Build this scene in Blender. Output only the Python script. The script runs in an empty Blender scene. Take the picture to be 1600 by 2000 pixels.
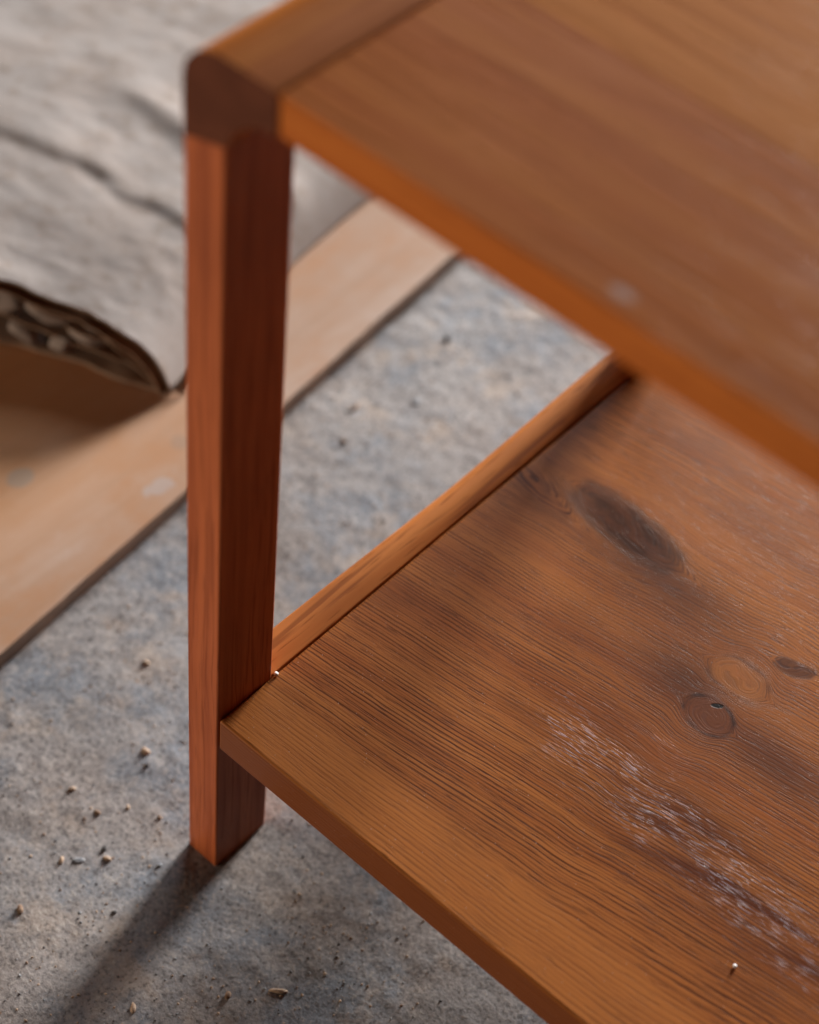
import bpy, bmesh, math, random
import numpy as np
from mathutils import Vector, Matrix, Euler

# ------------------------------------------------------------------ camera, world, lamps, exposure
scene = bpy.context.scene
col = scene.collection
R_ = math.radians

cam_d = bpy.data.cameras.new("camera")
cam = bpy.data.objects.new("camera", cam_d)
col.objects.link(cam)
cam.location = (0.35940, -0.36488, 0.90918)
cam.rotation_euler = (R_(39.9102), R_(-4.7859), R_(41.5471))
cam_d.sensor_fit = 'HORIZONTAL'
cam_d.sensor_width = 24.0
cam_d.lens = 56.41
cam_d.clip_start = 0.02
cam_d.clip_end = 100
cam_d.dof.use_dof = True
cam_d.dof.focus_distance = 0.925
cam_d.dof.aperture_fstop = 3.5
cam_d.dof.aperture_blades = 0
scene.camera = cam

world = bpy.data.worlds.new("World")
scene.world = world
world.use_nodes = True
world.node_tree.nodes["Background"].inputs[0].default_value = (1.0, 0.86, 0.74, 1)
world.node_tree.nodes["Background"].inputs[1].default_value = 0.009


def area(name, loc, target, sx, sy, power, color):
    d = bpy.data.lights.new(name, 'AREA')
    d.shape = 'RECTANGLE'
    d.size, d.size_y = sx, sy
    d.energy = power
    d.color = color
    o = bpy.data.objects.new(name, d)
    o.location = loc
    o.rotation_euler = (Vector(target) - Vector(loc)).to_track_quat('-Z', 'Y').to_euler()
    col.objects.link(o)
    return o


# tall open doorway behind the table, its daylight falling towards the viewer
area("doorway_light", (-0.45, 3.2, 0.77), (0, 0, 0.35), 0.66, 1.48, 365, (1.0, 0.97, 0.94))
# high window farther back on the left, seen as the soft bluish sheen on the varnish
area("window_light", (-1.6, 2.9, 2.6), (0.1, 0.1, 0.3), 1.2, 1.0, 32, (0.90, 0.95, 1.0))
# low warm fill lamp added at front left to brighten the leg's front
area("side_fill", (-2.2, -2.6, 0.29), (0, 0, 0.3), 1.6, 0.56, 86, (1.0, 0.79, 0.60))

vs = scene.view_settings
vs.view_transform = 'Standard'
vs.look = 'None'
vs.exposure = 0.0
vs.gamma = 1.0
vs.use_curve_mapping = False
scene.cycles.max_bounces = 8
scene.cycles.use_denoising = True


# ------------------------------------------------------------------ helpers
def tag(o, label=None, category=None, group=None, kind=None):
    if label: o["label"] = label
    if category: o["category"] = category
    if group: o["group"] = group
    if kind: o["kind"] = kind
    return o


def link(name, me, mat, parent=None, smooth=False):
    o = bpy.data.objects.new(name, me)
    col.objects.link(o)
    if mat: me.materials.append(mat)
    if parent: o.parent = parent
    if smooth:
        me.polygons.foreach_set("use_smooth", [True] * len(me.polygons))
    return o


def empty(name, loc=(0, 0, 0)):
    o = bpy.data.objects.new(name, None)
    o.location = loc
    o.empty_display_size = 0.05
    col.objects.link(o)
    return o


def bm_mesh(bm, name):
    me = bpy.data.meshes.new(name)
    bmesh.ops.recalc_face_normals(bm, faces=bm.faces)
    bm.to_mesh(me)
    bm.free()
    return me


def prism(profile, a0, a1, axis, bevel=0.0, segs=3, cuts=0, auto=True):
    """Closed 2D profile swept along axis 'x','y' or 'z' from a0 to a1, edges softened by bevel."""
    bm = bmesh.new()
    n = len(profile)
    rings = []
    K = cuts + 2
    for i in range(K):
        a = a0 + (a1 - a0) * i / (K - 1)
        ring = []
        for (p, q) in profile:
            c = {'x': (a, p, q), 'y': (p, a, q), 'z': (p, q, a)}[axis]
            ring.append(bm.verts.new(c))
        rings.append(ring)
    for i in range(K - 1):
        for j in range(n):
            k = (j + 1) % n
            bm.faces.new((rings[i][j], rings[i][k], rings[i + 1][k], rings[i + 1][j]))
    bm.faces.new(rings[0])
    bm.faces.new(rings[-1])
    bmesh.ops.recalc_face_normals(bm, faces=bm.faces)
    if bevel > 0:
        es = [e for e in bm.edges if len(e.link_faces) == 2 and e.calc_face_angle() > R_(28)]
        bmesh.ops.bevel(bm, geom=es, offset=bevel, segments=segs, profile=0.5, affect='EDGES', clamp_overlap=True)
    return bm


def autosmooth(me, ang=40, flat_area=None):
    me.polygons.foreach_set("use_smooth", [flat_area is None or p.area < flat_area for p in me.polygons])
    bm = bmesh.new(); bm.from_mesh(me)
    for e in bm.edges:
        e.smooth = not (len(e.link_faces) == 2 and e.calc_face_angle() > R_(ang))
    bm.to_mesh(me); bm.free()


def vnoise(x, y, seed=0):
    """smooth value noise on arrays, about -1..1"""
    rs = np.random.RandomState(seed)
    tab = rs.rand(256, 256) * 2 - 1
    xi = np.floor(x).astype(int); yi = np.floor(y).astype(int)
    fx = x - xi; fy = y - yi
    fx = fx * fx * fx * (fx * (fx * 6 - 15) + 10); fy = fy * fy * fy * (fy * (fy * 6 - 15) + 10)
    a = tab[xi % 256, yi % 256]; b = tab[(xi + 1) % 256, yi % 256]
    c = tab[xi % 256, (yi + 1) % 256]; d = tab[(xi + 1) % 256, (yi + 1) % 256]
    return (a * (1 - fx) + b * fx) * (1 - fy) + (c * (1 - fx) + d * fx) * fy


def fbm(x, y, octaves=4, seed=0, gain=0.5):
    s = 0; amp = 1.0
    for i in range(octaves):
        s = s + amp * vnoise(x * 2 ** i + 17.3 * i, y * 2 ** i + 9.1 * i, seed + i)
        amp *= gain
    return s


def sstep(a, b, x):
    t = np.clip((x - a) / (b - a), 0, 1)
    return t * t * (3 - 2 * t)


def grid_mesh(name, X, Y, Z):
    """X, Y, Z arrays of shape (n, m)"""
    n, m = X.shape
    co = np.stack([X, Y, Z], -1).reshape(-1, 3)
    idx = np.arange(n * m).reshape(n, m)
    f = np.stack([idx[:-1, :-1], idx[1:, :-1], idx[1:, 1:], idx[:-1, 1:]], -1).reshape(-1, 4)
    me = bpy.data.meshes.new(name)
    me.from_pydata(co.tolist(), [], f.tolist())
    me.polygons.foreach_set("use_smooth", [True] * len(me.polygons))
    me.update()
    return me


# ------------------------------------------------------------------ material expressions
class X:
    """a socket (or number) in a node tree, with arithmetic"""
    def __init__(s, g, v): s.g, s.v = g, v
    def _b(s, op, o, sw=False):
        a, b = (o, s) if sw else (s, o)
        return s.g.math(op, a, b)
    def __add__(s, o): return s._b('ADD', o)
    def __radd__(s, o): return s._b('ADD', o)
    def __sub__(s, o): return s._b('SUBTRACT', o)
    def __rsub__(s, o): return s._b('SUBTRACT', o, True)
    def __mul__(s, o): return s._b('MULTIPLY', o)
    def __rmul__(s, o): return s._b('MULTIPLY', o)
    def __truediv__(s, o): return s._b('DIVIDE', o)
    def __neg__(s): return s._b('MULTIPLY', -1.0)


class G:
    def __init__(g, name):
        g.mat = bpy.data.materials.new(name)
        g.mat.use_nodes = True
        g.t = g.mat.node_tree
        g.b = g.t.nodes["Principled BSDF"]
        tc = g.t.nodes.new("ShaderNodeTexCoord")
        sp = g.t.nodes.new("ShaderNodeSeparateXYZ")
        g.t.links.new(tc.outputs["Object"], sp.inputs[0])
        g.x, g.y, g.z = (X(g, sp.outputs[i]) for i in range(3))
        g.pos = tc.outputs["Object"]
    def put(g, sock, val):
        if isinstance(val, X): val = val.v
        if isinstance(val, bpy.types.NodeSocket): g.t.links.new(val, sock)
        elif isinstance(val, (tuple, list)) and len(val) == 3 and sock.type == 'RGBA': sock.default_value = (*val, 1)
        else: sock.default_value = val
    def math(g, op, a, b=None, clamp=False):
        n = g.t.nodes.new("ShaderNodeMath"); n.operation = op; n.use_clamp = clamp
        g.put(n.inputs[0], a)
        if b is not None: g.put(n.inputs[1], b)
        return X(g, n.outputs[0])
    def vec(g, a, b, c):
        n = g.t.nodes.new("ShaderNodeCombineXYZ")
        for i, v in enumerate((a, b, c)): g.put(n.inputs[i], v)
        return n.outputs[0]
    def noise(g, vec, scale=1.0, detail=2.0, rough=0.5, dist=0.0):
        n = g.t.nodes.new("ShaderNodeTexNoise")
        g.t.links.new(vec, n.inputs["Vector"])
        n.inputs["Scale"].default_value = scale
        n.inputs["Detail"].default_value = detail
        n.inputs["Roughness"].default_value = rough
        n.inputs["Distortion"].default_value = dist
        return X(g, n.outputs[0])
    def vor(g, vec, scale=1.0, feature='F1', out="Distance", rnd=1.0):
        n = g.t.nodes.new("ShaderNodeTexVoronoi"); n.feature = feature
        g.t.links.new(vec, n.inputs["Vector"])
        n.inputs["Scale"].default_value = scale
        n.inputs["Randomness"].default_value = rnd
        return X(g, n.outputs[out])
    def ss(g, v, a, b):
        n = g.t.nodes.new("ShaderNodeMapRange"); n.interpolation_type = 'SMOOTHSTEP'
        g.put(n.inputs[0], v); n.inputs[1].default_value = a; n.inputs[2].default_value = b
        return X(g, n.outputs[0])
    def exp(g, v): return g.math('EXPONENT', v)
    def sin(g, v): return g.math('SINE', v)
    def abs(g, v): return g.math('ABSOLUTE', v)
    def mx(g, a, b): return g.math('MAXIMUM', a, b)
    def mix(g, f, a, b, mode='MIX'):
        n = g.t.nodes.new("ShaderNodeMix"); n.data_type = 'RGBA'; n.blend_type = mode; n.clamp_factor = True
        g.put(n.inputs[0], f); g.put(n.inputs[6], a); g.put(n.inputs[7], b)
        return X(g, n.outputs[2])
    def gauss(g, du, dv, a, b):
        p = du * (1.0 / a); q = dv * (1.0 / b)
        return g.exp(-(p * p + q * q))
    def bump(g, h, strength, dist):
        n = g.t.nodes.new("ShaderNodeBump")
        n.inputs["Strength"].default_value = strength
        n.inputs["Distance"].default_value = dist
        g.put(n.inputs["Height"], h)
        g.t.links.new(n.outputs[0], g.b.inputs["Normal"])
    def out(g, color=None, rough=None, spec=None):
        if color is not None: g.put(g.b.inputs["Base Color"], color)
        if rough is not None: g.put(g.b.inputs["Roughness"], rough)
        if spec is not None: g.put(g.b.inputs["Specular IOR Level"], spec)
        return g.mat


def srgb(r, g, b):
    f = lambda c: (c / 255 / 12.92) if c / 255 <= 0.04045 else ((c / 255 + 0.055) / 1.055) ** 2.4
    return (f(r), f(g), f(b))


def wood(name, axis, light, mid, dark, seed=0.0, fine=420, band=70, line=0.55, rough=0.42, bump=0.25, blotch=0.35, spec=0.5, sheen_spot=None):
    """oiled wood, grain running along axis"""
    g = G(name)
    o = {'x': (g.x, g.y, g.z), 'y': (g.y, g.x, g.z), 'z': (g.z, g.x, g.y)}[axis]
    u, v, w = o[0] + seed * 1.37, o[1] + seed * 0.71, o[2] + seed * 0.33
    wob = g.noise(g.vec(u * 5, v * 9, w * 9), 1, 2) - 0.5
    v2 = v + wob * 0.012
    w2 = w + wob * 0.008
    bnd = g.noise(g.vec(u * 2.0, v2 * band, w2 * band), 1, 3, 0.55)
    fin = g.noise(g.vec(u * 9, v2 * fine, w2 * fine), 1, 2, 0.6)
    por = g.noise(g.vec(u * 42, v2 * fine * 2.2, w2 * fine * 2.2), 1, 1)
    blo = g.noise(g.vec(u * 11, v * 16, w * 16), 1, 3)
    c = g.mix(g.ss(bnd, 0.32, 0.68), mid, light)
    c = g.mix(g.ss(blo, 0.42, 0.75) * blotch, c, dark)
    pm = g.ss(por, 0.60, 0.74)
    lm = g.ss(fin, 0.50, 0.66)
    c = g.mix(lm * line, c, dark)
    c = g.mix(pm * line * 0.8, c, dark)
    if sheen_spot:  # small patch of sheen painted into the colour as a pale spot
        spot = g.gauss(g.x - sheen_spot[0], g.y - sheen_spot[1], 0.0055, 0.0030) + (g.noise(g.pos, 260, 3) - 0.5) * 0.7
        c = g.mix(g.ss(spot, 0.30, 0.75) * 0.55, c, (0.55, 0.45, 0.42))
    g.bump(-(pm * 0.7 + lm * 0.5), bump, 0.0006)
    r = rough + (blo - 0.5) * 0.25 + lm * 0.08
    return g.out(c, r, spec)


# ---- table woods
M_leg = wood("leg_wood", 'z', (0.47, 0.128, 0.042), (0.34, 0.082, 0.026), (0.17, 0.035, 0.011), 1.0, fine=520, band=130, line=0.48, rough=0.5, bump=0.10, blotch=0.25, spec=0.18)
M_rail = wood("rail_wood", 'y', (0.50, 0.186, 0.055), (0.39, 0.125, 0.036), (0.15, 0.040, 0.012), 2.0, fine=260, band=60, line=0.6, rough=0.34, spec=0.05)
M_strip = wood("edge_strip_wood", 'y', (0.56, 0.190, 0.040), (0.43, 0.125, 0.028), (0.24, 0.060, 0.015), 3.0, fine=320, band=50, line=0.3, rough=0.36, spec=0.05)
M_top1 = wood("front_plank_wood", 'x', (0.52, 0.166, 0.037), (0.45, 0.128, 0.028), (0.28, 0.068, 0.016), 4.2, fine=300, band=110, line=0.5, rough=0.34, blotch=0.22, spec=0.03, sheen_spot=(0.156, 0.0085))
M_top2 = wood("second_plank_wood", 'x', (0.61, 0.226, 0.058), (0.56, 0.194, 0.047), (0.40, 0.116, 0.027), 7.7, fine=300, band=110, line=0.4, rough=0.34, blotch=0.15, spec=0.02)


def end_grain(name):
    g = G(name)
    d = g.vec(g.x + 0.02, g.z - 0.44, g.y)
    ring = g.sin(g.noise(d, 14, 2) * 60)
    n = g.noise(g.vec(g.x, g.y, g.z), 600, 2)
    c = g.mix(g.ss(ring, -1, 1) * 0.5, (0.125, 0.042, 0.023), (0.085, 0.028, 0.016))
    c = g.mix(g.ss(n, 0.5, 0.75) * 0.5, c, (0.03, 0.010, 0.007))
    g.bump(n, 0.1, 0.0004)
    return g.out(c, 0.8, 0.08)


M_end = end_grain("end_grain_wood")


def shelf_wood():
    g = G("shelf_wood")
    x, z = g.x, g.z
    y = g.y + (g.z - 0.1377) * 0.9
    kn = g.noise(g.vec(x * 60, y * 160, 1.0), 1, 3)
    kw = g.noise(g.vec(x * 45, y * 90, 6.0), 1, 2)
    # knots: the grain is pushed aside around each and closes into rings inside it
    knots = [(0.066, 0.2375, 0.0140, 0.030, 0.25), (0.1675, 0.1705, 0.0100, 0.0112, 0.10), (0.1655, 0.1985, 0.0115, 0.0135, 0.0),
             (0.004, 0.2270, 0.0120, 0.030, 0.1), (0.1820, 0.2235, 0.0052, 0.0085, -1.6), (0.33, 0.27, 0.012, 0.04, 0.0)]
    yy = y + (kw - 0.5) * 0.0012
    fs = []
    for (kx, ky, c_, a_, sl) in knots:
        du = x - kx
        dv = yy - (ky - 0.0) + du * (sl * 0.3)
        p = du * (1.0 / a_)
        E = g.exp(-(g.math('POWER', g.abs(p), 3.2)))
        f = g.math('POWER', g.abs(dv * (1.0 / c_)), 2.0) - E + (kw - 0.5) * E * 0.9
        fs.append((f, E))
        yy = yy - dv + g.math('SIGN', dv) * g.math('SQRT', g.abs(f)) * c_
    drift = g.noise(g.vec(x * 3.5, y * 6, z), 1, 2) - 0.5
    v = yy - (x * 0.115) * g.ss(y, -0.03, 0.08) + drift * 0.005 + g.sin(x * 14.0) * 0.0006
    v = v + (g.noise(g.vec(x * 40, y * 120, 0.3), 1, 2) - 0.5) * 0.0004
    bnd = g.noise(g.vec(x * 1.4, v * 55, 2.0), 1, 3, 0.55)
    ph = g.noise(g.vec(x * 2.2, v * 80, 5.0), 1, 2)
    l1 = g.sin(v * (2 * math.pi / 0.0022) + ph * 8.0)
    l2 = g.sin(v * (2 * math.pi / 0.00150) + ph * 17.0 + 2.0)
    brk = g.noise(g.vec(x * 26, v * 500, 5.5), 1, 2, 0.6)
    lm = g.ss(l1, 0.05, 0.85) * g.ss(brk, 0.36, 0.56)
    lm2 = g.ss(l2, 0.30, 0.95) * g.ss(brk, 0.62, 0.44)
    por = g.noise(g.vec(x * 70, v * 1150, 7.0), 1, 2, 0.6)
    pm = g.ss(por, 0.56, 0.66)
    blo = g.noise(g.vec(x * 9, y * 15, 3.0), 1, 3, 0.55)
    light, mid, dark = (0.43, 0.158, 0.043), (0.315, 0.100, 0.027), (0.066, 0.018, 0.007)
    c = g.mix(g.ss(bnd, 0.25, 0.75), mid, light)
    bandm = g.gauss(x - 0.23, y - 0.103 + (x - 0.2) * 0.10, 0.13, 0.030)
    streak = g.ss(g.noise(g.vec(x * 12, v * 130, 9.0), 1, 3), 0.40, 0.66)
    c = g.mix(bandm * (streak * 0.70 + 0.42), c, (0.105, 0.029, 0.011))
    c = g.mix(g.ss(blo, 0.42, 0.72) * 0.36, c, (0.150, 0.044, 0.015))
    # paler sapwood towards the front edge
    front = g.ss(y - x * 0.02, 0.038, 0.027)
    c = g.mix(front * 0.60, c, (0.44, 0.162, 0.043))
    # brown staining round the knots, plus a dark patch beside the rail
    c = g.mix(g.gauss(x - 0.15, y - 0.188, 0.075, 0.030) * 0.40, c, (0.150, 0.047, 0.019))
    c = g.mix(g.gauss(x - 0.105, y - 0.222, 0.050, 0.017) * 0.75, c, (0.080, 0.027, 0.014))
    c = g.mix(g.gauss(x - 0.022, y - 0.228, 0.034, 0.018) * 0.60 * g.ss(kn, 0.25, 0.65), c, (0.075, 0.023, 0.012))
    c = g.mix(g.gauss(x - 0.147, y - 0.1795, 0.022, 0.016) * 0.75, c, (0.075, 0.024, 0.012))
    c = g.mix(g.gauss(x - 0.208, y - 0.170, 0.036, 0.014) * 0.70, c, (0.080, 0.026, 0.013))
    # growth lines and pores
    amt = (g.ss(g.noise(g.vec(x * 4, y * 22, 1.0), 1, 2), 0.28, 0.62) * 0.40 + 0.48) * (1.0 - front * 0.50)
    c = g.mix(lm * amt, c, dark)
    c = g.mix(lm2 * amt * 0.55, c, dark)
    c = g.mix(pm * amt * 0.60, c, (0.045, 0.013, 0.006))
    # the sawn front edge took more stain
    edge = g.ss(g.y, 0.0012, 0.0002)
    c = g.mix(edge * 0.85, c, (0.125, 0.031, 0.010))
    # knot hearts and rims
    def heart(i, soft, col, amount, rim, rimcol):
        nonlocal c
        f, E = fs[i]
        win = g.ss(E, 0.04, 0.30)
        c = g.mix(g.ss(f + (kn - 0.5) * 0.5, soft, -soft) * win * amount, c, col)
        c = g.mix(g.exp(-(g.math('POWER', f * 5.0, 2.0))) * win * rim * g.ss(kw, 0.30, 0.55), c, rimcol)
    heart(0, 0.85, g.mix(g.ss(kn, 0.3, 0.7), (0.034, 0.013, 0.008), (0.078, 0.027, 0.014)), 0.92, 0.35, (0.030, 0.011, 0.007))
    heart(2, 0.75, (0.38, 0.155, 0.052), 0.36, 0.60, (0.062, 0.021, 0.012))
    heart(1, 0.65, (0.125, 0.041, 0.019), 0.75, 0.90, (0.032, 0.011, 0.007))
    heart(4, 0.60, (0.060, 0.022, 0.014), 0.75, 0.3, (0.030, 0.012, 0.008))
    hole = g.ss(g.gauss(x - 0.1672, y - 0.1782 - (x - 0.1672) * 0.5, 0.0034, 0.0020) + (kn - 0.5) * 0.3, 0.42, 0.62)
    c = g.mix(hole, c, (0.006, 0.004, 0.003))
    # dust specks in the finish
    vd = g.vor(g.vec(x, y, z), 520, 'F1', "Distance")
    vc = g.vor(g.vec(x, y, z), 520, 'F1', "Color")
    c = g.mix(g.ss(vd, 0.17, 0.10) * g.ss(vc, 0.78, 0.84) * 0.6, c, (0.44, 0.36, 0.31))
    # varnish glints painted as pale bluish flecks along the pores, in a broken band
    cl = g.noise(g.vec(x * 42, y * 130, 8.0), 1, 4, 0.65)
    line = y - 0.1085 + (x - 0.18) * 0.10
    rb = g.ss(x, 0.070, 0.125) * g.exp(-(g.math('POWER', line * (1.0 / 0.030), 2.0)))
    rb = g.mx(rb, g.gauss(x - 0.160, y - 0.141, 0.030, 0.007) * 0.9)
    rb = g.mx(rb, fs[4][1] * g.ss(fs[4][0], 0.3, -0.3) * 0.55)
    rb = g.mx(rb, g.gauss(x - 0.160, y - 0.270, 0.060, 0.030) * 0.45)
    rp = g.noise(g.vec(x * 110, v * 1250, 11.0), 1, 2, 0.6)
    glint = g.ss(rb * 0.85 + (cl - 0.5) * 1.7, 0.52, 1.05) * g.ss(rp, 0.55, 0.61)
    c = g.mix(glint * 0.36, c, (0.47, 0.45, 0.53))
    rough = 0.33 + (blo - 0.5) * 0.12 + lm * 0.05 - glint * 0.12
    h = -(lm * 0.20 + lm2 * 0.10 + pm * 0.30) + glint * 1.1 + kn * 0.10 - hole * 1.2 + (g.noise(g.vec(x, y, z), 1100, 2) - 0.5) * 0.25
    g.bump(h, 0.30, 0.00035)
    return g.out(c, rough, 0.085)


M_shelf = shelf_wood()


def concrete():
    g = G("dusty_concrete")
    P = g.pos
    a = g.noise(P, 9, 4, 0.6)
    b = g.noise(P, 15, 6, 0.68)
    c1 = g.noise(P, 85, 5, 0.7)
    d = g.noise(P, 420, 3, 0.65)
    c = g.mix(g.ss(a, 0.35, 0.65), (0.272, 0.236, 0.220), (0.315, 0.302, 0.304))
    c = g.mix(g.ss(b, 0.46, 0.64) * 0.85, c, (0.205, 0.230, 0.270))
    tan = g.ss(g.noise(g.vec(g.x + 4.0, g.y, g.z), 19, 6, 0.70), 0.50, 0.66)
    c = g.mix(tan * 0.7, c, (0.43, 0.345, 0.285))
    c = g.mix(g.ss(c1, 0.50, 0.72) * 0.45, c, (0.120, 0.110, 0.108))
    c = g.mix(g.ss(d, 0.52, 0.66) * 0.55, c, (0.47, 0.42, 0.38))
    c = g.mix(g.ss(d, 0.48, 0.32) * 0.68, c, (0.080, 0.070, 0.066))
    h = c1 * 0.22 + d * 0.85 + g.noise(P, 1300, 2, 0.6) * 0.30
    g.bump(h, 0.33, 0.0014)
    return g.out(c, 0.85, 0.3)


def plywood():
    g = G("pale_plywood")
    x, y = g.x, g.y
    gr = g.noise(g.vec(x * 34, y * 4, g.z * 30), 1, 6, 0.68)
    fi = g.noise(g.vec(x * 260, y * 12, g.z * 200), 1, 2)
    bl = g.noise(g.vec(x * 14, y * 9, 1), 1, 6, 0.68)
    c = g.mix(g.ss(gr, 0.35, 0.65), (0.375, 0.238, 0.165), (0.425, 0.300, 0.232))
    c = g.mix(g.ss(bl, 0.46, 0.66) * 0.75, c, (0.385, 0.195, 0.098))
    c = g.mix(g.ss(bl, 0.47, 0.30) * 0.9, c, (0.44, 0.345, 0.30))
    c = g.mix(g.ss(gr, 0.60, 0.72) * 0.55, c, (0.33, 0.145, 0.075))
    c = g.mix(g.ss(fi, 0.45, 0.75) * 0.38, c, (0.33, 0.21, 0.14))
    c = g.mix(g.gauss(x + 0.345, y - 0.09, 0.105, 0.16) * 0.85, c, (0.74, 0.37, 0.16))  # oranger wood tone, lifted to paint fill light into the sack's shadow
    # paint drips, grey knot
    pn = (g.noise(g.vec(x, y, 0.2), 120, 3) - 0.5)
    s1 = g.ss(g.gauss(x + 0.2036, y - 0.1554, 0.0075, 0.0135) + pn * 1.6, 0.46, 0.62)
    c = g.mix(s1 * 0.40, c, (0.42, 0.42, 0.44))
    s2 = g.ss(g.gauss(x + 0.2671, y - 0.0992, 0.009, 0.011) + pn * 0.4, 0.40, 0.65)
    c = g.mix(s2 * 0.5, c, (0.30, 0.30, 0.27))
    s3 = g.ss(g.gauss(x + 0.221, y - 0.188, 0.008, 0.008) + pn * 0.5, 0.45, 0.7)
    c = g.mix(s3 * 0.5, c, (0.32, 0.22, 0.16))
    # bare sawn edge, greyer and dirtier than the face
    nz = g.t.nodes.new("ShaderNodeNewGeometry")
    sz = g.t.nodes.new("ShaderNodeSeparateXYZ")
    g.t.links.new(nz.outputs["True Normal"], sz.inputs[0])
    side = g.ss(g.abs(X(g, sz.outputs[2])), 0.7, 0.3)
    lay = g.sin(g.z * 2 * math.pi / 0.0042 + gr * 3)
    ce = g.mix(g.ss(lay, -0.6, 0.6), (0.30, 0.205, 0.150), (0.235, 0.165, 0.125))
    ce = g.mix(g.ss(g.noise(P_ := g.pos, 60, 3), 0.4, 0.7) * 0.6, ce, (0.16, 0.125, 0.10))
    c = g.mix(side, c, ce)
    g.bump(fi + gr * 0.7, 0.2, 0.0006)
    return g.out(c, 0.72, 0.3)


def kraft(name, c1, c2, c3, dust=0.7):
    g = G(name)
    P = g.pos
    a = g.noise(P, 22, 4, 0.6)
    b = g.noise(P, 75, 4, 0.65)
    d = g.noise(P, 500, 2)
    c = g.mix(g.ss(a, 0.38, 0.62), c1, c2)
    c = g.mix(g.ss(b, 0.50, 0.70) * dust, c, c3)
    g.bump(b * 1.0 + d * 0.25, 0.25, 0.0012)
    return g.out(c, 0.85, 0.25)


M_floor = concrete()
M_ply = plywood()
M_bag = kraft("dusty_paper", (0.302, 0.258, 0.235), (0.312, 0.277, 0.260), (0.224, 0.175, 0.142), 0.6)
M_kraft = kraft("brown_kraft_paper", (0.30, 0.205, 0.145), (0.25, 0.165, 0.115), (0.14, 0.09, 0.06), 0.7)
M_lump = kraft("grey_lump", (0.24, 0.20, 0.18), (0.15, 0.125, 0.115), (0.08, 0.065, 0.06), 0.7)


def stone_mat(name, c1, c2):
    g = G(name)
    n = g.noise(g.pos, 700, 3)
    g.bump(n, 0.5, 0.0006)
    return g.out(g.mix(g.ss(n, 0.35, 0.65), c1, c2), 0.85, 0.3)


M_tan = stone_mat("tan_crumb", (0.36, 0.24, 0.16), (0.48, 0.36, 0.27))
M_grey = stone_mat("grey_stone", (0.16, 0.17, 0.19), (0.30, 0.30, 0.31))
M_dark = stone_mat("dark_stone", (0.06, 0.055, 0.055), (0.12, 0.11, 0.11))
M_brown = stone_mat("brown_crumb", (0.17, 0.10, 0.065), (0.27, 0.18, 0.12))
M_white = stone_mat("white_bead", (0.75, 0.75, 0.75), (0.82, 0.82, 0.82))

# ------------------------------------------------------------------ floor
def dense(a, b, lo, hi, fine, coarse):
    left = np.linspace(lo, a, coarse)[:-1]
    right = np.linspace(b, hi, coarse)[1:]
    return np.concatenate([left, np.arange(a, b, fine), [b], right])


def floor_h(x, y):
    h = 0.0012 * fbm(x * 9, y * 9, 3, 5) + 0.0003 * fbm(x * 42, y * 42, 3, 11) + 0.00026 * fbm(x * 150, y * 150, 3, 23)
    return h - 0.0012


gx = dense(-0.36, 0.42, -4, 4, 0.0026, 26)
gy = dense(-0.30, 0.62, -4, 4, 0.0026, 26)
GX, GY = np.meshgrid(gx, gy, indexing='ij')
GZ = floor_h(GX, GY)
# the floor lies flat where table feet and board rest
floor = link("floor", grid_mesh("floor", GX, GY, GZ), M_floor)
tag(floor, kind="structure")


def fz(x, y):
    return float(floor_h(np.array([x]), np.array([y]))[0])


# ------------------------------------------------------------------ table
T, D, H, TT = 0.02046, 0.0366, 0.504, 0.0180       # leg thickness and depth, underside of top, top thickness
ZS, TS = 0.1377, 0.0240                             # shelf surface and thickness
W, DEP = 0.46, 0.384                                # inner width, depth
table = empty("side_table", (0, 0, 0))
tag(table, "red-brown varnished wooden side table with a lower shelf, standing on the concrete", "table")


def add(name, bm, mat, parent=table, ang=40, flat_area=2e-4):
    me = bm_mesh(bm, name)
    autosmooth(me, ang, flat_area)
    return link(name, me, mat, parent)


def leg(x0, x1, y0, y1, inner_right, name="leg"):
    # foot stands slightly into the rough floor; depth tapers a little towards the top
    bm = bmesh.new()
    zs = [-0.0015, 0.10, 0.25, 0.40, 0.4795]
    rings = []
    for z in zs:
        k = z / 0.48
        dep = (y1 - y0)
        f = 0.0009 * (1 - 2 * k)
        a0, a1 = (y0, y1 + f) if y0 < 0.1 else (y0 - f, y1)
        top = z > 0.47
        zi = z + (0.0058 if top else 0)
        zl, zr = (z, zi) if inner_right else (zi, z)
        rings.append([bm.verts.new((x0, a0, zl)), bm.verts.new((x1, a0, zr)), bm.verts.new((x1, a1, zr)), bm.verts.new((x0, a1, zl))])
    for i in range(len(zs) - 1):
        for j in range(4):
            bm.faces.new((rings[i][j], rings[i][(j + 1) % 4], rings[i + 1][(j + 1) % 4], rings[i + 1][j]))
    bm.faces.new(rings[0]); bm.faces.new(rings[-1])
    bmesh.ops.recalc_face_normals(bm, faces=bm.faces)
    es = [e for e in bm.edges if e.calc_face_angle() > R_(40) and abs(e.verts[0].co.z - e.verts[1].co.z) > 0.02]
    bmesh.ops.bevel(bm, geom=es, offset=0.0011, segments=3, profile=0.5, affect='EDGES')
    return add(name, bm, M_leg)


leg(-T, 0, 0, D, True)
leg(-T, 0, DEP - D, DEP, True)
leg(W, W + T, 0, D, False)
leg(W, W + T, DEP - D, DEP, False)


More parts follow.
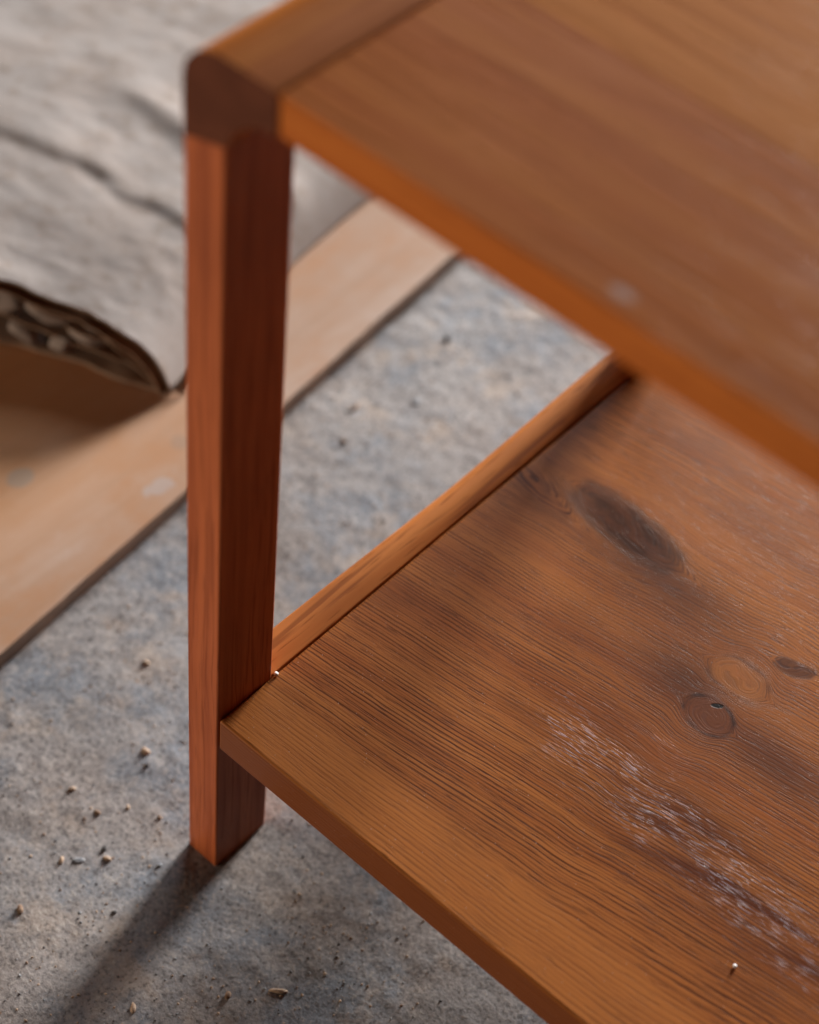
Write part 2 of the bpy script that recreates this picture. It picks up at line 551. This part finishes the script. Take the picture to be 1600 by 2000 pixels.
# edge strip of the top: round outer shoulder, coved downstand that lands on the leg
def strip_profile(mirror=False):
    xs, zt = 0.0232, H + TT
    pts = [(-T, 0.4797)]
    r = 0.0185
    n = 16
    for i in range(n + 1):
        a = math.pi - (math.pi / 2) * i / n
        pts.append((-T + r + r * math.cos(a), zt - r * 0.98 + r * 0.98 * math.sin(a)))
    pts += [(xs - 0.0040, zt), (xs - 0.0016, zt - 0.0006), (xs, zt - 0.0022), (xs, H)]
    # cove
    c = [(0.0185, 0.5033), (0.0130, 0.5020), (0.0085, 0.4988), (0.0048, 0.4950), (0.0024, 0.4908), (0.0, 0.4856)]
    pts += c
    if mirror:
        pts = [(W - p, q) for p, q in pts]
    return pts


for mir in (False, True):
    bm = prism(strip_profile(mir), 0.0, DEP, 'y', 0.0)
    bmesh.ops.recalc_face_normals(bm, faces=bm.faces)
    me = bm_mesh(bm, "edge_strip")
    autosmooth(me, 30)
    o = link("edge_strip", me, M_strip, table)
    me.materials.append(M_end)
    for p in me.polygons:
        if abs(p.normal.y) > 0.9: p.material_index = 1

# top planks between the strips
ys = [0.0008, 0.1000, 0.1960, 0.2900, DEP - 0.0008]
for i in range(4):
    y0, y1 = ys[i] + (0.0001 if i else 0), ys[i + 1] - (0.0001 if i < 3 else 0)
    dz = [0.0, -0.0001, 0.0001, 0.0][i]
    prof = [(y0, H + 0.0002), (y1, H + 0.0002), (y1, H + TT - 0.0008 + dz), (y0, H + TT - 0.0008 + dz)]
    add("top_plank", prism(prof, 0.0234, W - 0.0234, 'x', 0.0003, 2), [M_top1, M_top2, M_top1, M_top2][i])

# lower shelf board, softened front edge
prof = [(0.0004, ZS - TS), (DEP - 0.0004, ZS - TS), (DEP - 0.0004, ZS), (0.0004, ZS)]
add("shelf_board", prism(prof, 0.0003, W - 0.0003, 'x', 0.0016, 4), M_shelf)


# side rails flush with the shelf; the outer shoulder is square at the legs and rounds over between them
def rail(xo, xi):
    bm = bmesh.new()
    rings = []
    N = 48
    ya, yb = D + 0.0004, DEP - D - 0.0004
    sg = 1 if xi > xo else -1
    zt, zb = ZS + 0.0003, ZS - TS
    for i in range(N + 1):
        y = ya + (yb - ya) * i / N
        d = min(y - ya, yb - y)
        r = 0.0012 + 0.0060 * float(sstep(0.0, 0.17, d))
        pr = [(xo, zb), (xi, zb), (xi, zt - 0.0006), (xi - sg * 0.0006, zt)]
        for k in range(0, 11):
            a = math.pi / 2 + (math.pi / 2) * k / 10
            pr.append((xo + sg * (r + r * math.cos(a)), zt - r + r * math.sin(a)))
        rings.append([bm.verts.new((px, y, pz)) for px, pz in pr])
    n = len(rings[0])
    for i in range(N):
        for j in range(n):
            bm.faces.new((rings[i][j], rings[i][(j + 1) % n], rings[i + 1][(j + 1) % n], rings[i + 1][j]))
    bm.faces.new(rings[0]); bm.faces.new(rings[-1])
    return add("side_rail", bm, M_rail, ang=50, flat_area=None)


rail(-T + 0.0004, -0.0004)
rail(W + T - 0.0004, W + 0.0004)

# ------------------------------------------------------------------ plywood board on the floor
def board():
    bm = bmesh.new()
    N = 90
    p0, p1 = Vector((-0.1490, -0.30)), Vector((-0.2790, 1.15))
    back = -1.0
    for zz in (0.0002, 0.0122):
        pass
    top, bot, btop, bbot = [], [], [], []
    for i in range(N + 1):
        t = i / N
        p = p0.lerp(p1, t)
        w = 0.0009 * float(fbm(np.array([t * 26.0]), np.array([0.5]), 3, 3)[0])
        w2 = 0.0009 * float(fbm(np.array([t * 40.0]), np.array([8.5]), 3, 7)[0])
        top.append(bm.verts.new((p.x + w, p.y, 0.0128)))
        bot.append(bm.verts.new((p.x + w2, p.y, 0.0004)))
        btop.append(bm.verts.new((back, p.y, 0.0128)))
        bbot.append(bm.verts.new((back, p.y, 0.0004)))
    for i in range(N):
        bm.faces.new((top[i], top[i + 1], btop[i + 1], btop[i]))
        bm.faces.new((bot[i], bbot[i], bbot[i + 1], bot[i + 1]))
        bm.faces.new((top[i], bot[i], bot[i + 1], top[i + 1]))
        bm.faces.new((btop[i], btop[i + 1], bbot[i + 1], bbot[i]))
    bm.faces.new((top[0], btop[0], bbot[0], bot[0]))
    bm.faces.new((top[-1], bot[-1], bbot[-1], btop[-1]))
    bmesh.ops.recalc_face_normals(bm, faces=bm.faces)
    es = [e for e in bm.edges if e.calc_face_angle() > R_(50)]
    bmesh.ops.bevel(bm, geom=es, offset=0.0009, segments=2, profile=0.5, affect='EDGES')
    me = bm_mesh(bm, "plywood_board")
    autosmooth(me, 30, 1e-3)
    return link("plywood_board", me, M_ply)


tag(board(), "pale pinkish plywood board lying flat on the concrete behind the table leg", "board")

# ------------------------------------------------------------------ paper sack on the board
TIP = np.array([-0.2535, 0.2115]); MV = np.array([-0.916, -0.400]); NV = np.array([-0.400, 0.916])
ZB = 0.0132
sack = empty("paper_sack", (0, 0, 0))
tag(sack, "dusty pale paper sack with a torn open mouth, lying on the plywood board", "sack")


def sack_edge(r): return -0.001 - 0.13 * r - 0.50 * r * r


def sack_sheet(name, mat, r0, r1, inset, lift, thick, upper=True, ns=150, nr=190, L=0.50, hscale=1.0, seed=0):
    s = np.linspace(0, 1, ns) ** 1.6
    rr = np.linspace(0, 1, nr) ** 1.3
    S, Rr = np.meshgrid(s, rr, indexing='ij')
    # a ragged mouth, set back towards the middle
    q_ = S * L
    mouth = r0 + 0.004 * fbm(q_ * 40, q_ * 0 + 3.3, 3, 31 + seed) * sstep(0.0, 0.03, q_) + 0.012 * sstep(0.03, 0.2, q_)
    r = mouth + Rr * (r1 - mouth)
    q = sack_edge(np.maximum(r, 0)) + inset + S * L
    e = S * L
    if upper:
        h = (0.047 * (1 - np.exp(-e / 0.016)) + 0.020 * sstep(0.06, 0.2, e)) * (1.0 - 0.40 * sstep(0.02, 0.6, r)) * hscale
        env = sstep(0.002, 0.03, e)
        # pressed folds running across the sack
        r1_ = 0.118 + 0.020 * (q - 0.1) + 0.004 * vnoise(q * 30, q * 0, 3)
        on1 = sstep(0.070, 0.105, q)
        r2_ = 0.108 + 0.16 * (q - 0.06) + 0.003 * vnoise(q * 40, q * 0 + 2, 5)
        on2 = sstep(0.125, 0.090, q) * sstep(-0.02, 0.02, q)
        for rc, on, am in ((r1_, on1, 0.0015), (r2_, on2, 0.0017)):
            d = r - rc
            h = h + am * on * (sstep(-0.006, 0.006, d) * np.exp(-np.maximum(d, 0) / 0.05) - 0.35 * np.exp(-((d + 0.005) / 0.007) ** 2))
        r3_ = 0.185 + 0.25 * (q - 0.05)
        h = h + 0.0035 * env * np.exp(-((r - r3_) / 0.012) ** 2) * sstep(0.14, 0.07, q)
        # wrinkles, mostly along the mouth direction, and gentle dents
        wr = 1 - np.abs(fbm(q * 16 + r * 9, r * 46, 3, 41 + seed))
        h = h + env * (0.0004 * wr + 0.0012 * fbm(q * 11, r * 12, 3, 47 + seed) + 0.00025 * fbm(q * 70, r * 75, 2, 53 + seed))
        # lip of the mouth
        lip = np.exp(-((r - mouth) / 0.012) ** 2)
        h = h + lip * sstep(0.08, 0.16, q) * 0.004
        h = h + lift
    else:
        h = 0.0006 + 0.0012 * np.abs(fbm(q * 30, r * 30, 3, 61)) * sstep(0.0, 0.02, e) + 0 * r + lift
    PX = TIP[0] + q * MV[0] + r * NV[0]
    PY = TIP[1] + q * MV[1] + r * NV[1]
    PZ = ZB + h + 0.0008
    me = grid_mesh(name, PX.T, PY.T, PZ.T)
    o = link(name, me, mat, sack, True)
    md = o.modifiers.new("thickness", 'SOLIDIFY')
    md.thickness = thick
    md.offset = -1.0 if upper else 1.0
    return o


up = sack_sheet("upper_sheet", M_bag, 0.000, 0.62, 0.0, 0.0016, 0.0014)
up.data.materials.append(M_kraft)
up.modifiers["thickness"].material_offset = 1
up.modifiers["thickness"].material_offset_rim = 1
inner = sack_sheet("inner_ply", M_kraft, -0.003, 0.40, 0.005, -0.0040, 0.0010, hscale=0.97)
inner2 = sack_sheet("inner_ply", M_kraft, 0.004, 0.30, 0.008, -0.0100, 0.0010, hscale=0.93, seed=3)
sack_sheet("inner_ply", M_kraft, 0.010, 0.20, 0.014, -0.0060, 0.0012, hscale=0.62, seed=5)
sack_sheet("inner_ply", M_kraft, 0.005, 0.20, 0.010, -0.0020, 0.0012, hscale=0.30, seed=8)
low = sack_sheet("lower_sheet", M_kraft, -0.003, 0.60, 0.001, 0.0, 0.0010, upper=False, ns=80, nr=60)


def rock(name, seed, r, sq=(1, 1, 1), sub=2, amp=0.28):
    rnd = np.random.RandomState(seed)
    bm = bmesh.new()
    bmesh.ops.create_icosphere(bm, subdivisions=sub, radius=1.0)
    dirs = rnd.randn(7, 3); dirs /= np.linalg.norm(dirs, axis=1)[:, None]
    cut = 0.62 + 0.3 * rnd.rand(7)
    for v in bm.verts:
        c = np.array(v.co)
        for d_, k in zip(dirs, cut):
            p = c @ d_
            if p > k: c = c - d_ * (p - k) * 0.85
        c = c * (1 + amp * 0.4 * (rnd.rand() - 0.5))
        v.co = (c[0] * r * sq[0], c[1] * r * sq[1], c[2] * r * sq[2])
    me = bm_mesh(bm, name)
    me.polygons.foreach_set("use_smooth", [True] * len(me.polygons))
    return me


def sackp(q, r, z): return (TIP[0] + q * MV[0] + r * NV[0], TIP[1] + q * MV[1] + r * NV[1], ZB + z)


# lumps of rubble inside the mouth: each lies in the sack, so each is a thing
lumps = [(0.118, 0.016, 0.030, 0.015, (1.2, .8, .8), "rounded grey lump at the left end of the sack's open mouth"),
         (0.088, 0.018, 0.027, 0.0145, (1.5, .8, .65), "long pale lump in the upper part of the sack's open mouth"),
         (0.058, 0.020, 0.017, 0.0130, (1.5, .9, .75), "mauve-grey lump in the middle of the sack's open mouth"),
         (0.076, 0.008, 0.0085, 0.0075, (1.4, .9, .8), "small pale lump lying on the lower lip of the sack mouth"),
         (0.103, 0.009, 0.0080, 0.0080, (1.7, .9, .7), "flat brownish lump at the bottom left of the sack mouth"),
         (0.038, 0.016, 0.0065, 0.0065, (2.0, .9, .7), "low lump close to the pointed right end of the sack mouth")]
for i, (q, r, z, rad, sq, lab) in enumerate(lumps):
    me = rock("rubble_lump", 100 + i, rad, sq, 3)
    o = link("rubble_lump", me, M_lump)
    o.location = sackp(q, r, max(z, rad * sq[2] * 0.82 + 0.002))
    o.rotation_euler = (0.2 * math.sin(i * 3), 0.25 * math.cos(i * 2.3), math.atan2(MV[1], MV[0]) + 0.2 * math.sin(i))
    tag(o, lab, "lump", "rubble in the sack mouth")


# little folded flap at the corner of the mouth
def flap():
    N = 12
    Xs, Ys, Zs = [], [], []
    for i in range(N + 1):
        t = i / N
        for_ = []
        c = np.array(sackp(-0.003 - 0.010 * t, 0.001 + 0.026 * t, 0.001 + 0.009 * math.sin(t * 2.2)))
        wd = 0.0045 * (1 - 0.45 * t)
        for j in (-1, 0, 1):
            p = c + np.array([MV[0] * wd * j, MV[1] * wd * j, 0.0022 * (1 - abs(j)) + 0.0020 * j * t])
            for_.append(p)
        Xs.append([p[0] for p in for_]); Ys.append([p[1] for p in for_]); Zs.append([p[2] for p in for_])
    me = grid_mesh("torn_flap", np.array(Xs), np.array(Ys), np.array(Zs))
    o = link("torn_flap", me, M_kraft, sack, True)
    md = o.modifiers.new("thickness", 'SOLIDIFY'); md.thickness = 0.0008


flap()

# ------------------------------------------------------------------ crumbs, beads and grit
crumbs = [  # x, y, radius, squash, material, name, label
    (-0.0784, 0.0237, 0.0038, (1.1, 1, .9), M_tan, "largest round tan crumb on the concrete left of the table leg"),
    (-0.0712, 0.0180, 0.0026, (1.2, .9, .8), M_dark, "dark crumb just below the largest round tan crumb"),
    (-0.0686, -0.0213, 0.0034, (1.1, .8, .7), M_brown, "brown crumb midway between the plywood edge and the leg's shadow"),
    (-0.0500, -0.0335, 0.0030, (1.2, .9, .8), M_dark, "dark grey stone touching a pale crumb left of the leg's foot"),
    (-0.0440, -0.0366, 0.0032, (1.2, .8, .8), M_tan, "pale crumb touching a dark grey stone left of the leg's foot"),
    (-0.0606, -0.0540, 0.0029, (1.3, .8, .7), M_tan, "pale crumb beside a grey flat stone near the lower left"),
    (-0.0545, -0.0480, 0.0042, (1.3, 1.0, .35), M_grey, "flat bluish grey stone between two pale crumbs"),
    (-0.0542, -0.0884, 0.0037, (1.1, .9, .75), M_brown, "brown crumb nearest the left border, beside the long shadow"),
    (-0.0188, -0.0556, 0.0022, (1.1, .9, .8), M_dark, "small dark stone at the left rim of the leg's shadow"),
    (-0.0430, 0.0002, 0.0021, (1.2, .8, .8), M_brown, "small brown crumb close to the leg's left side"),
    (-0.0219, -0.0206, 0.0021, (1.1, .9, .8), M_grey, "small grey stone just left of the leg's foot"),
    (-0.1729, 0.3892, 0.0036, (1.1, 1, .8), M_dark, "dark crumb farthest back, next to the plywood edge"),
    (-0.1730, 0.2970, 0.0042, (1.5, .8, .7), M_brown, "long brown crumb beside the plywood edge behind the leg"),
    (-0.1582, 0.2708, 0.0032, (1.1, .9, .8), M_brown, "brown crumb right of the leg, below the long brown crumb"),
    (-0.1484, 0.3302, 0.0052, (1.0, .9, .25), M_grey, "flat blue-grey stone in the gap behind the side rail"),
    (-0.1216, 0.0646, 0.0032, (1.1, .9, .8), M_tan, "tan crumb between the plywood edge and the leg"),
    (0.0568, -0.0480, 0.0034, (1.0, .9, .8), M_brown, "brown crumb on the dark concrete under the shelf's front edge"),
    (0.0739, -0.0284, 0.0038, (2.0, .7, .5), M_tan, "long pale splinter-like crumb near the bottom under the shelf"),
    (0.0277, -0.0856, 0.0032, (1.3, .9, .6), M_tan, "tan crumb lying inside the leg's long shadow"),
    (-0.0894, -0.0208, 0.0028, (1.2, .8, .7), M_tan, "tan crumb below the plywood edge at the left"),
    (-0.0597, -0.0073, 0.0024, (1.2, .8, .8), M_tan, "little tan crumb above the dark grey stone"),
]
for i, (x, y, r, sq, m, lab) in enumerate(crumbs):
    r *= 0.62
    me = rock("crumb", 300 + i, r, (sq[0] * 1.15, sq[1] * 0.85, sq[2] * 0.8), 2, 0.75)
    o = link("stone_crumb", me, m)
    o.location = (x, y, fz(x, y) + r * sq[2] * 0.30)
    o.rotation_euler = (0, 0, i * 1.7)
    tag(o, lab, "crumb", "crumbs on the concrete")

for (x, y, r, lab) in ((0.0010, 0.0388, 0.00125, "tiny white bead in the corner where rail, leg and shelf meet"),
                       (0.2549, 0.0691, 0.0010, "tiny white speck lying on the front right of the shelf")):
    me = rock("bead", 500, r, (1, 1, .9), 2, 0.1)
    o = link("white_bead", me, M_white)
    o.location = (x, y, ZS + r * 0.75)
    tag(o, lab, "bead")


# sand and grit swept over the floor: nobody could count it
def grit(name, n, mats, seed, rmin, rmax):
    rnd = np.random.RandomState(seed)
    base = np.array([(1, 0, 0), (-1, 0, 0), (0, 1, 0), (0, -1, 0), (0, 0, 1), (0, 0, -1)], float)
    fc = np.array([(0, 2, 4), (2, 1, 4), (1, 3, 4), (3, 0, 4), (2, 0, 5), (1, 2, 5), (3, 1, 5), (0, 3, 5)])
    px = rnd.uniform(-0.30, 0.34, n * 3); py = rnd.uniform(-0.26, 0.58, n * 3)
    dens = fbm(px * 14, py * 14, 3, 71) * 0.5 + 0.5
    keep = (rnd.rand(n * 3) < np.clip(dens * 1.3, 0.08, 1))
    keep &= ~((px > -T - 0.002) & (px < 0.002) & (py > -0.002) & (py < D + 0.002))
    keep &= px > (-0.1745 - 0.0897 * (py - 0.0)) + 0.003
    px, py = px[keep][:n], py[keep][:n]
    n = len(px)
    r = rmin + (rmax - rmin) * rnd.rand(n) ** 4
    pz = floor_h(px, py) + r * 0.05
    A = rnd.rand(n) * 6.28
    jit = 0.65 + 0.7 * rnd.rand(n, 6, 1)
    V = base[None] * jit * r[:, None, None]
    V[:, :, 2] *= 0.75
    ca, sa = np.cos(A)[:, None], np.sin(A)[:, None]
    vx = V[:, :, 0] * ca - V[:, :, 1] * sa + px[:, None]
    vy = V[:, :, 0] * sa + V[:, :, 1] * ca + py[:, None]
    vz = V[:, :, 2] + pz[:, None]
    co = np.stack([vx, vy, vz], -1).reshape(-1, 3)
    F = (fc[None] + (np.arange(n) * 6)[:, None, None]).reshape(-1, 3)
    me = bpy.data.meshes.new(name)
    me.from_pydata(co.tolist(), [], F.tolist())
    for m in mats: me.materials.append(m)
    mi = np.repeat(rnd.randint(0, len(mats), n), 8).astype(np.int32)
    me.polygons.foreach_set("material_index", mi)
    o = bpy.data.objects.new(name, me)
    col.objects.link(o)
    return o


gr = grit("floor_grit", 17000, [M_tan, M_tan, M_grey, M_brown, M_dark], 9, 0.00020, 0.0010)
tag(gr, "fine sandy grit scattered over the concrete floor", "grit", kind="stuff")
